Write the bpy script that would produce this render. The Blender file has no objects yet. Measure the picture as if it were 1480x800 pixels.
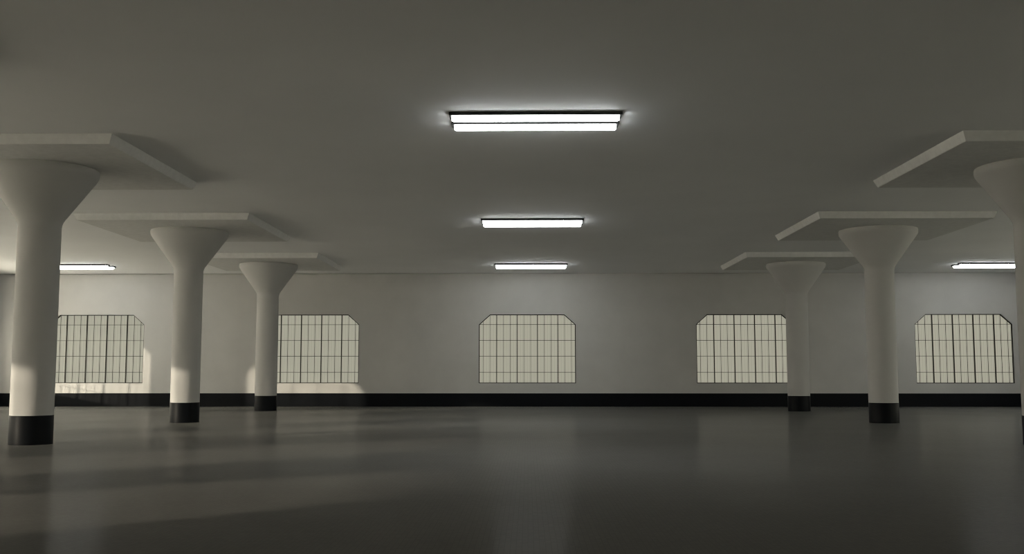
import bpy, bmesh, math, random
from mathutils import Vector, Matrix

random.seed(4)
S = bpy.context.scene
COL = S.collection

# ------------------------------------------------------------------ measures (metres)
H = 4.2                       # ceiling height
XW0, XW1 = -17.0, 17.0        # side walls
YW0, YW1 = -12.6, 32.346      # rear wall (behind the viewer) and far wall
WT = 0.10                     # wall thickness
COLX = (-7.279, 7.474)
COLY = (15.052, 21.802, 28.552)
R = 0.300
SPAN_Z = (0.7253, 2.8878)     # window sill and head
WHW = 1.528                   # window half width
CHX, CHZ = 0.352, 0.3166      # cut window corners


# ------------------------------------------------------------------ materials
def new_mat(name):
    m = bpy.data.materials.new(name)
    m.use_nodes = True
    nt = m.node_tree
    return m, nt, nt.nodes['Principled BSDF']


def noise(nt, scale, detail=4, rough=0.55, coord='Object', mapping=None):
    tc = nt.nodes.new('ShaderNodeTexCoord')
    n = nt.nodes.new('ShaderNodeTexNoise')
    n.inputs['Scale'].default_value = scale
    n.inputs['Detail'].default_value = detail
    n.inputs['Roughness'].default_value = rough
    src = tc.outputs[coord]
    if mapping:
        mp = nt.nodes.new('ShaderNodeMapping')
        mp.inputs['Scale'].default_value = mapping
        nt.links.new(src, mp.inputs['Vector'])
        src = mp.outputs['Vector']
    nt.links.new(src, n.inputs['Vector'])
    return n


def ramp(nt, fac, c0, c1, p0=0.3, p1=0.7):
    r = nt.nodes.new('ShaderNodeValToRGB')
    r.color_ramp.elements[0].position = p0
    r.color_ramp.elements[1].position = p1
    r.color_ramp.elements[0].color = (*c0, 1)
    r.color_ramp.elements[1].color = (*c1, 1)
    nt.links.new(fac, r.inputs['Fac'])
    return r


def painted(name, c, spread=0.04, scale=1.3, rough=0.75, bump=0.05, bscale=60, spec=0.25):
    m, nt, b = new_mat(name)
    n = noise(nt, scale, 5)
    lo = tuple(x * (1 - spread) for x in c)
    hi = tuple(x * (1 + spread) for x in c)
    r = ramp(nt, n.outputs['Fac'], lo, hi)
    nt.links.new(r.outputs['Color'], b.inputs['Base Color'])
    b.inputs['Roughness'].default_value = rough
    b.inputs['Specular IOR Level'].default_value = spec
    if bump:
        n2 = noise(nt, bscale, 3)
        bp = nt.nodes.new('ShaderNodeBump')
        bp.inputs['Strength'].default_value = bump
        bp.inputs['Distance'].default_value = 0.004
        nt.links.new(n2.outputs['Fac'], bp.inputs['Height'])
        nt.links.new(bp.outputs['Normal'], b.inputs['Normal'])
    return m


M_WALL = painted('wall_paint', (0.53, 0.524, 0.508))
M_CEIL = painted('ceiling_paint', (0.90, 0.905, 0.91), spread=0.03, scale=0.35)
M_COLUMN = painted('column_paint', (0.53, 0.525, 0.512), spread=0.02, scale=2.0, bump=0.08, bscale=35)
M_PANEL = painted('drop_panel_plaster', (0.74, 0.74, 0.73), spread=0.05, scale=9.0, bump=0.15, bscale=25)
M_BLACK = painted('black_gloss_band', (0.0062, 0.0072, 0.0090), spread=0.1, rough=0.42, bump=0.0, spec=0.08)
M_IRON = painted('black_window_iron', (0.018, 0.018, 0.016), spread=0.1, rough=0.5, bump=0.0, spec=0.3)
M_HOUSING = painted('black_lamp_metal', (0.010, 0.010, 0.010), spread=0.05, rough=0.38, bump=0.0, spec=0.5)


def floor_mat():
    m, nt, b = new_mat('polished_floor')
    big = noise(nt, 0.5, 5, 0.6)
    r = ramp(nt, big.outputs['Fac'], (0.175, 0.173, 0.163), (0.190, 0.188, 0.178))
    tc = nt.nodes.new('ShaderNodeTexCoord')
    br = nt.nodes.new('ShaderNodeTexBrick')          # small mosaic joints, barely there
    br.offset = 0.0
    br.inputs['Scale'].default_value = 1.0
    br.inputs['Brick Width'].default_value = 0.035
    br.inputs['Row Height'].default_value = 0.035
    br.inputs['Mortar Size'].default_value = 0.002
    br.inputs['Mortar Smooth'].default_value = 0.6
    br.inputs['Color1'].default_value = (1, 1, 1, 1)
    br.inputs['Color2'].default_value = (0.93, 0.93, 0.93, 1)
    br.inputs['Mortar'].default_value = (0.84, 0.84, 0.84, 1)
    nt.links.new(tc.outputs['Object'], br.inputs['Vector'])
    mx = nt.nodes.new('ShaderNodeMix')
    mx.data_type = 'RGBA'
    mx.blend_type = 'MULTIPLY'
    mx.inputs['Factor'].default_value = 1.0
    nt.links.new(r.outputs['Color'], mx.inputs['A'])
    nt.links.new(br.outputs['Color'], mx.inputs['B'])
    nt.links.new(mx.outputs['Result'], b.inputs['Base Color'])
    b.inputs['Roughness'].default_value = 0.8
    b.inputs['Specular IOR Level'].default_value = 0.0
    gl = nt.nodes.new('ShaderNodeBsdfGlossy')         # thin worn polish
    gl.inputs['Roughness'].default_value = FLOOR_ROUGH
    fr = nt.nodes.new('ShaderNodeFresnel')
    fr.inputs['IOR'].default_value = FLOOR_IOR
    ms = nt.nodes.new('ShaderNodeMixShader')
    nt.links.new(fr.outputs[0], ms.inputs[0])
    nt.links.new(b.outputs[0], ms.inputs[1])
    nt.links.new(gl.outputs[0], ms.inputs[2])
    nt.links.new(ms.outputs[0], nt.nodes['Material Output'].inputs['Surface'])
    return m


FLOOR_ROUGH = 0.16
FLOOR_IOR = 1.009
M_FLOOR = floor_mat()


def glass_mat():
    """Milky ribbed glazing: part of the light passes straight, the rest is scattered."""
    m = bpy.data.materials.new('milky_ribbed_glass')
    m.use_nodes = True
    nt = m.node_tree
    nt.nodes.clear()
    out = nt.nodes.new('ShaderNodeOutputMaterial')
    tr = nt.nodes.new('ShaderNodeBsdfTransparent')
    tl = nt.nodes.new('ShaderNodeBsdfTranslucent')
    df = nt.nodes.new('ShaderNodeBsdfDiffuse')
    mix = nt.nodes.new('ShaderNodeMixShader')
    mix2 = nt.nodes.new('ShaderNodeMixShader')
    tc = nt.nodes.new('ShaderNodeTexCoord')
    wv = nt.nodes.new('ShaderNodeTexWave')
    wv.wave_type = 'BANDS'
    wv.bands_direction = 'X'
    wv.inputs['Scale'].default_value = 4.4
    wv.inputs['Distortion'].default_value = 0.3
    nt.links.new(tc.outputs['Object'], wv.inputs['Vector'])
    r = ramp(nt, wv.outputs['Fac'], (0.90, 0.90, 0.90), (1, 1, 1), 0.0, 1.0)
    nt.links.new(r.outputs['Color'], tr.inputs['Color'])
    nt.links.new(r.outputs['Color'], tl.inputs['Color'])
    df.inputs['Color'].default_value = (0.5, 0.5, 0.46, 1)
    mix.inputs['Fac'].default_value = 0.845
    mix2.inputs['Fac'].default_value = 0.12
    nt.links.new(tr.outputs[0], mix.inputs[1])
    nt.links.new(tl.outputs[0], mix.inputs[2])
    nt.links.new(mix.outputs[0], mix2.inputs[1])
    nt.links.new(df.outputs[0], mix2.inputs[2])
    nt.links.new(mix2.outputs[0], out.inputs['Surface'])
    return m


M_GLASS = glass_mat()


def lamp_mat():
    m = bpy.data.materials.new('lit_opal_diffuser')
    m.use_nodes = True
    nt = m.node_tree
    b = nt.nodes['Principled BSDF']
    b.inputs['Base Color'].default_value = (0.8, 0.8, 0.8, 1)
    b.inputs['Roughness'].default_value = 0.5
    b.inputs['Emission Color'].default_value = (0.97, 1.0, 0.985, 1)
    b.inputs['Emission Strength'].default_value = LAMP
    m.cycles.emission_sampling = 'FRONT'
    return m


LAMP = 21.0
M_LAMP = lamp_mat()


# ------------------------------------------------------------------ mesh helpers
def link(name, bm, mat, parent=None, smooth=False, loc=None):
    bmesh.ops.recalc_face_normals(bm, faces=bm.faces)
    me = bpy.data.meshes.new(name)
    bm.to_mesh(me)
    bm.free()
    me.materials.append(mat)
    if smooth:
        for p in me.polygons:
            p.use_smooth = True
    o = bpy.data.objects.new(name, me)
    COL.objects.link(o)
    if parent:
        o.parent = parent
    if loc:
        o.location = loc
    return o


def box(bm, x0, x1, y0, y1, z0, z1):
    v = [bm.verts.new(c) for c in ((x0, y0, z0), (x1, y0, z0), (x1, y1, z0), (x0, y1, z0),
                                   (x0, y0, z1), (x1, y0, z1), (x1, y1, z1), (x0, y1, z1))]
    for f in ((0, 3, 2, 1), (4, 5, 6, 7), (0, 1, 5, 4), (1, 2, 6, 5), (2, 3, 7, 6), (3, 0, 4, 7)):
        bm.faces.new([v[i] for i in f])


def prism(bm, pts, y0, y1):
    """pts (x, z) outline extruded in y"""
    a = [bm.verts.new((x, y0, z)) for x, z in pts]
    b = [bm.verts.new((x, y1, z)) for x, z in pts]
    bm.faces.new(a)
    bm.faces.new(b[::-1])
    n = len(pts)
    for i in range(n):
        bm.faces.new((a[i], b[i], b[(i + 1) % n], a[(i + 1) % n]))


def lathe(bm, prof, seg=96, caps=True):
    rings = []
    for r, z in prof:
        rings.append([bm.verts.new((r * math.cos(2 * math.pi * i / seg), r * math.sin(2 * math.pi * i / seg), z)) for i in range(seg)])
    for a, b in zip(rings, rings[1:]):
        for i in range(seg):
            bm.faces.new((a[i], a[(i + 1) % seg], b[(i + 1) % seg], b[i]))
    if caps:
        bm.faces.new(rings[0][::-1])
        bm.faces.new(rings[-1])


def empty(name, loc, rz=0.0):
    o = bpy.data.objects.new(name, None)
    o.empty_display_size = 0.3
    COL.objects.link(o)
    o.location = loc
    o.rotation_euler = (0, 0, rz)
    return o


def structure(o):
    o['kind'] = 'structure'
    return o


# ------------------------------------------------------------------ room shell
bm = bmesh.new()
box(bm, XW0 - WT, XW1 + WT, YW0 - WT, YW1 + WT, -0.12, 0)
structure(link('floor', bm, M_FLOOR))
bm = bmesh.new()
box(bm, XW0 - WT, XW1 + WT, YW0 - WT, YW1 + WT, H, H + 0.25)
structure(link('ceiling', bm, M_CEIL))

GAP = 0.042                   # shadow gap between wall head and ceiling


def wall(name, loc, rz, x0, x1, centres, ext=0.0):
    """local x along the wall, local -y faces the room, local y 0 is the room face"""
    bm = bmesh.new()
    z0, z1 = SPAN_Z
    box(bm, x0, x1, 0, WT, 0, z0)
    box(bm, x0, x1, 0, WT, z1, H - GAP)
    box(bm, x0, x1, 0.08, WT + 0.05, H - GAP, H)
    edge = x0
    for c in sorted(centres):
        box(bm, edge, c - WHW, 0, WT, z0, z1)
        edge = c + WHW
        for s in (-1, 1):
            prism(bm, [(c + s * WHW, z1 - CHZ), (c + s * (WHW - CHX), z1), (c + s * WHW, z1)], 0, WT)
    box(bm, edge, x1, 0, WT, z0, z1)
    o = link(name, bm, M_WALL, loc=loc)
    o.rotation_euler = (0, 0, rz)
    return structure(o)


BACK = [-0.014 + 6.84 * k for k in (-2, -1, 0, 1, 2)]
RIGHT = [28.20 + WHW - 5.44 * k for k in range(1, 8)]
LEFT = [28.20 + WHW - 5.44 * k for k in range(8)]        # along world Y
PI = math.pi
wall('wall_back', (0, YW1, 0), 0, XW0, XW1, BACK)
wall('wall_left', (XW0, 0, 0), PI / 2, YW0, YW1, LEFT)              # local x = +Y, local y = -X
wall('wall_right', (XW1, 0, 0), -PI / 2, -YW1, -YW0, [-y for y in RIGHT])
wall('wall_front', (0, YW0, 0), PI, XW0, XW1, [])


def skirting(name, loc, rz, x0, x1):
    bm = bmesh.new()
    box(bm, x0, x1, -0.02, 0, 0, 0.412)
    o = link(name, bm, M_BLACK, loc=loc)
    o.rotation_euler = (0, 0, rz)
    structure(o)


skirting('baseboard_back', (0, YW1, 0), 0, XW0 + 0.02, XW1 - 0.02)
skirting('baseboard_left', (XW0, 0, 0), PI / 2, YW0 + .02, YW1)
skirting('baseboard_right', (XW1, 0, 0), -PI / 2, -YW1, -YW0 - .02)
skirting('baseboard_front', (0, YW0, 0), PI, XW0, XW1)


# ------------------------------------------------------------------ windows
def outline(inset=0.0):
    z0, z1 = SPAN_Z
    w = WHW - inset
    d = inset * math.tan(math.radians(22))
    return [(-w, z0 + inset), (w, z0 + inset), (w, z1 - CHZ - d), (WHW - CHX - d, z1 - inset),
            (-(WHW - CHX - d), z1 - inset), (-w, z1 - CHZ - d)]


def top_at(x):
    x = abs(x)
    z1 = SPAN_Z[1]
    if x <= WHW - CHX:
        return z1
    return z1 - CHZ * (x - (WHW - CHX)) / CHX


F0, F1 = 0.032, 0.090         # depth of the iron frame behind the wall face
proto = {}
# frame ring
bm = bmesh.new()
o_, i_ = outline(0), outline(0.022)
rings = [[bm.verts.new((x, y, z)) for x, z in pts] for pts, y in ((o_, F0), (i_, F0), (i_, F1), (o_, F1))]
for a, b in ((0, 1), (1, 2), (2, 3), (3, 0)):
    for k in range(6):
        bm.faces.new((rings[a][k], rings[a][(k + 1) % 6], rings[b][(k + 1) % 6], rings[b][k]))
proto['frame'] = bm
MAJOR = (-0.9645, -0.3215, 0.3215, 0.9645)
BARS = (0.340, 0.850, 1.345, 1.845)


def make_window(n, loc, rz):
    root = structure(empty('window_%d' % n, loc, rz))
    if n == 1:
        f = link('window_frame', proto['frame'], M_IRON, root)
        parts = [f]
        for x in MAJOR:
            bm = bmesh.new()
            box(bm, x - 0.0115, x + 0.0115, F0 + 0.004, F1, SPAN_Z[0] + 0.02, top_at(x) - 0.02)
            parts.append(link('mullion', bm, M_IRON, root))
        bm = bmesh.new()
        for k in range(-7, 8):
            x = k * 0.2143 + 0.1072
            if any(abs(x - q) < 0.05 for q in MAJOR) or abs(x) > WHW - 0.05:
                continue
            box(bm, x - 0.0052, x + 0.0052, F1 - 0.016, F1 - 0.001, SPAN_Z[0] + 0.02, top_at(x) - 0.02)
        for dz in BARS:
            z = SPAN_Z[0] + dz
            w = WHW - 0.02
            box(bm, -w, w, F1 - 0.020, F1 - 0.0015, z - 0.0065, z + 0.0065)
        parts.append(link('glazing_bars', bm, M_IRON, root))
        bm = bmesh.new()
        bm.faces.new([bm.verts.new((x, F1 + 0.002, z)) for x, z in outline(0.004)])
        bm2 = bmesh.ops.extrude_face_region(bm, geom=bm.faces[:])
        parts.append(link('glass', bm, M_GLASS, root))
        # single sheet: keep only the room side face
        me = parts[-1].data
        b = bmesh.new()
        b.from_mesh(me)
        bmesh.ops.delete(b, geom=b.faces[1:], context='FACES')
        b.to_mesh(me)
        b.free()
        proto['parts'] = parts
    else:
        for p in proto['parts']:
            c = p.copy()
            COL.objects.link(c)
            c.parent = root
    return root


n = 0
for x in BACK:
    n += 1
    make_window(n, (x, YW1, 0), 0)
for y in LEFT:
    n += 1
    make_window(n, (XW0, y, 0), PI / 2)
for y in RIGHT:
    n += 1
    make_window(n, (XW1, y, 0), -PI / 2)


# ------------------------------------------------------------------ columns
PT, PA, PI_ = 0.130, 1.759, 0.052      # drop panel depth, half size at the ceiling, batter
col_parts = []


def make_column(x, y, label):
    root = empty('column', (x, y, 0))
    root['label'] = label
    root['category'] = 'column'
    root['group'] = 'round mushroom columns of the hall'
    if not col_parts:
        bm = bmesh.new()
        lathe(bm, [(R + .003, 0), (R + .003, 0.414), (R + .001, 0.4194)])
        b0 = link('base_band', bm, M_BLACK, root, smooth=True)
        b0['label'] = 'glossy black painted band at the foot'
        bm = bmesh.new()
        lathe(bm, [(R, 0.4194), (R, 1.4), (R, 2.4), (R, 3.16)])
        b1 = link('shaft', bm, M_COLUMN, root, smooth=True)
        top = H - PT
        bm = bmesh.new()
        prof = [(R, 3.16), (R, 3.19), (.304, 3.225), (.313, 3.26), (.329, 3.295), (.352, 3.33)]
        n_ = 10
        for k in range(1, n_ + 1):
            t = k / n_
            prof.append((.352 + (.762 - .352) * t, 3.33 + (3.915 - 3.33) * t))
        prof += [(.783, 3.948), (.796, 3.975), (.803, 4.005), (.803, top - 0.012), (.798, top)]
        lathe(bm, prof)
        b2 = link('capital', bm, M_COLUMN, root, smooth=True)
        bm = bmesh.new()
        a, b = PA, PA - PI_
        lo = [bm.verts.new((sx * b, sy * b, top)) for sx, sy in ((-1, -1), (1, -1), (1, 1), (-1, 1))]
        hi = [bm.verts.new((sx * a, sy * a, H)) for sx, sy in ((-1, -1), (1, -1), (1, 1), (-1, 1))]
        bm.faces.new(lo[::-1])
        bm.faces.new(hi)
        for k in range(4):
            bm.faces.new((lo[k], lo[(k + 1) % 4], hi[(k + 1) % 4], hi[k]))
        bmesh.ops.bevel(bm, geom=[e for e in bm.edges if all(v.co.z < H - .01 for v in e.verts)], offset=0.006, segments=2, affect='EDGES')
        b3 = link('drop_panel', bm, M_PANEL, root)
        for p_ in (b0, b1, b2):
            p_.data.set_sharp_from_angle(angle=math.radians(40))
        col_parts.extend([b0, b1, b2, b3])
    else:
        for p_ in col_parts:
            c = p_.copy()
            COL.objects.link(c)
            c.parent = root
    return root


LBL = {
    (0, 0): 'largest white mushroom column at the left edge of the picture, foot lit by sun',
    (0, 1): 'middle white mushroom column of the left row, sunlit just above its black foot',
    (0, 2): 'farthest white mushroom column of the left row, in front of the second window',
    (1, 0): 'nearest white mushroom column of the right row, cut off by the right picture edge',
    (1, 1): 'middle white mushroom column of the right row, standing between the two right windows',
    (1, 2): 'farthest white mushroom column of the right row, overlapping the fourth window',
}
for i, x in enumerate(COLX):
    for j, y in enumerate(COLY):
        make_column(x, y, LBL[(i, j)])
for i, x in enumerate(COLX):
    for j in (1, 2):
        make_column(x, COLY[0] - 6.75 * j, 'white mushroom column standing %s of the viewer, %s row before the pictured ones'
                    % (('left', 'right')[i], ('first', 'second')[j - 1]))


# ------------------------------------------------------------------ ceiling lamps
lamp_parts = []
LL, LW, LT = 1.058, 0.22, 0.040       # half length, width, housing depth


def make_lamp(x, y, label):
    root = empty('ceiling_light', (x, y, H))
    root['label'] = label
    root['category'] = 'ceiling light'
    root['group'] = 'twin batten lamps on the ceiling'
    if not lamp_parts:
        bm = bmesh.new()
        box(bm, -LL, LL, 0, LW, -LT, 0)
        bmesh.ops.bevel(bm, geom=[e for e in bm.edges if all(v.co.z < -0.01 for v in e.verts)], offset=0.003, segments=2, affect='EDGES')
        a = link('housing', bm, M_HOUSING, root)
        a['label'] = 'flat black metal housing'
        # half-round opal diffuser with rounded ends
        bm = bmesh.new()
        L, hw, dp = LL - 0.032, 0.066, 0.058
        ns, rows = 10, []
        xs = [(-L, 0.80)] + [(-L + 0.03 * (1 - math.cos(t * PI / 4)), 0.80 + 0.20 * math.sin(t * PI / 4)) for t in range(1, 3)]
        xs = xs + [(-q, s) for q, s in xs[::-1]]
        for px, sc in xs:
            rows.append([bm.verts.new((px, LW / 2 - hw * math.cos(PI * k / ns) * (0.9 + 0.1 * sc), -LT + 0.001 - dp * sc * math.sin(PI * k / ns) ) ) for k in range(ns + 1)])
        for ra, rb in zip(rows, rows[1:]):
            for k in range(ns):
                bm.faces.new((ra[k], ra[k + 1], rb[k + 1], rb[k]))
        bm.faces.new(rows[0][::-1])
        bm.faces.new(rows[-1])
        for k in (0,):
            bm.faces.new([r_[0] for r_ in rows] + [r_[-1] for r_ in rows[::-1]])
        b = link('diffuser', bm, M_LAMP, root, smooth=True)
        b.data.set_sharp_from_angle(angle=math.radians(50))
        b['label'] = 'glowing white half-round diffuser'
        lamp_parts.extend([a, b])
    else:
        for p_ in lamp_parts:
            c = p_.copy()
            COL.objects.link(c)
            c.parent = root
    return root


LX = (0.0993, -13.313, 13.511)
LY = (12.2375, 20.866, 29.495)
PL = {
    (0, 0): 'largest pair on the ceiling',
    (0, 1): 'middle pair of the central row',
    (0, 2): 'above the centre window',
    (1, 2): 'above the leftmost window',
    (2, 2): 'above the rightmost window',
    (1, 0): 'nearest in the left aisle',
    (1, 1): 'second in the left aisle',
    (2, 0): 'nearest in the right aisle',
    (2, 1): 'second in the right aisle',
}
for i, x in enumerate(LX):
    for j, y in enumerate(LY):
        for k, w in enumerate(('nearer', 'farther')):
            make_lamp(x, y + 0.465 * k, '%s bar of the lit black twin lamp, %s' % (w, PL[(i, j)]))

# ------------------------------------------------------------------ daylight
W = bpy.data.worlds.new('daylight')
S.world = W
W.use_nodes = True
bg = W.node_tree.nodes['Background']
bg.inputs['Color'].default_value = (1.0, 0.965, 0.76, 1)
# hazy afternoon sky: brightest around and beside the low sun, dimmer on the side away from it (+Y)
nt = W.node_tree
tc = nt.nodes.new('ShaderNodeTexCoord')
sp = nt.nodes.new('ShaderNodeSeparateXYZ')
mr = nt.nodes.new('ShaderNodeMapRange')
mr.interpolation_type = 'SMOOTHSTEP'
mr.inputs['From Min'].default_value = -0.45
mr.inputs['From Max'].default_value = 0.42
mr.inputs['To Min'].default_value = 8.0
mr.inputs['To Max'].default_value = 0.32
nt.links.new(tc.outputs['Generated'], sp.inputs[0])
nt.links.new(sp.outputs['Y'], mr.inputs['Value'])
nt.links.new(mr.outputs['Result'], bg.inputs['Strength'])

sun = bpy.data.lights.new('sun', 'SUN')
sun.energy = 28.5
sun.color = (1.0, 0.885, 0.70)
sun.angle = math.radians(0.8)
so = bpy.data.objects.new('sun', sun)
COL.objects.link(so)
so.location = (-30, -15, 12)
so.rotation_euler = Vector((1.0, 0.80, -0.180)).to_track_quat('-Z', 'Y').to_euler()

# ------------------------------------------------------------------ camera
cam = bpy.data.cameras.new('camera')
co = bpy.data.objects.new('camera', cam)
COL.objects.link(co)
co.location = (0, 0, 1.0235)
co.rotation_euler = (math.radians(90 + 5.3868), 0, math.radians(0.8765))
cam.sensor_width = 36
cam.lens = 36 * 1481.26 / 1480
cam.clip_end = 200
S.camera = co

S.view_settings.view_transform = 'Standard'
S.view_settings.look = 'None'
S.view_settings.exposure = 0
S.view_settings.gamma = 1
S.view_settings.use_curve_mapping = False
S.cycles.filter_width = 1.15
S.cycles.use_denoising = True
S.cycles.denoiser = 'OPENIMAGEDENOISE'
S.cycles.denoising_prefilter = 'ACCURATE'
S.cycles.use_light_tree = True
S.cycles.max_bounces = 14
S.cycles.diffuse_bounces = 10
S.cycles.glossy_bounces = 4
S.cycles.transparent_max_bounces = 12
S.cycles.sample_clamp_indirect = 6.0
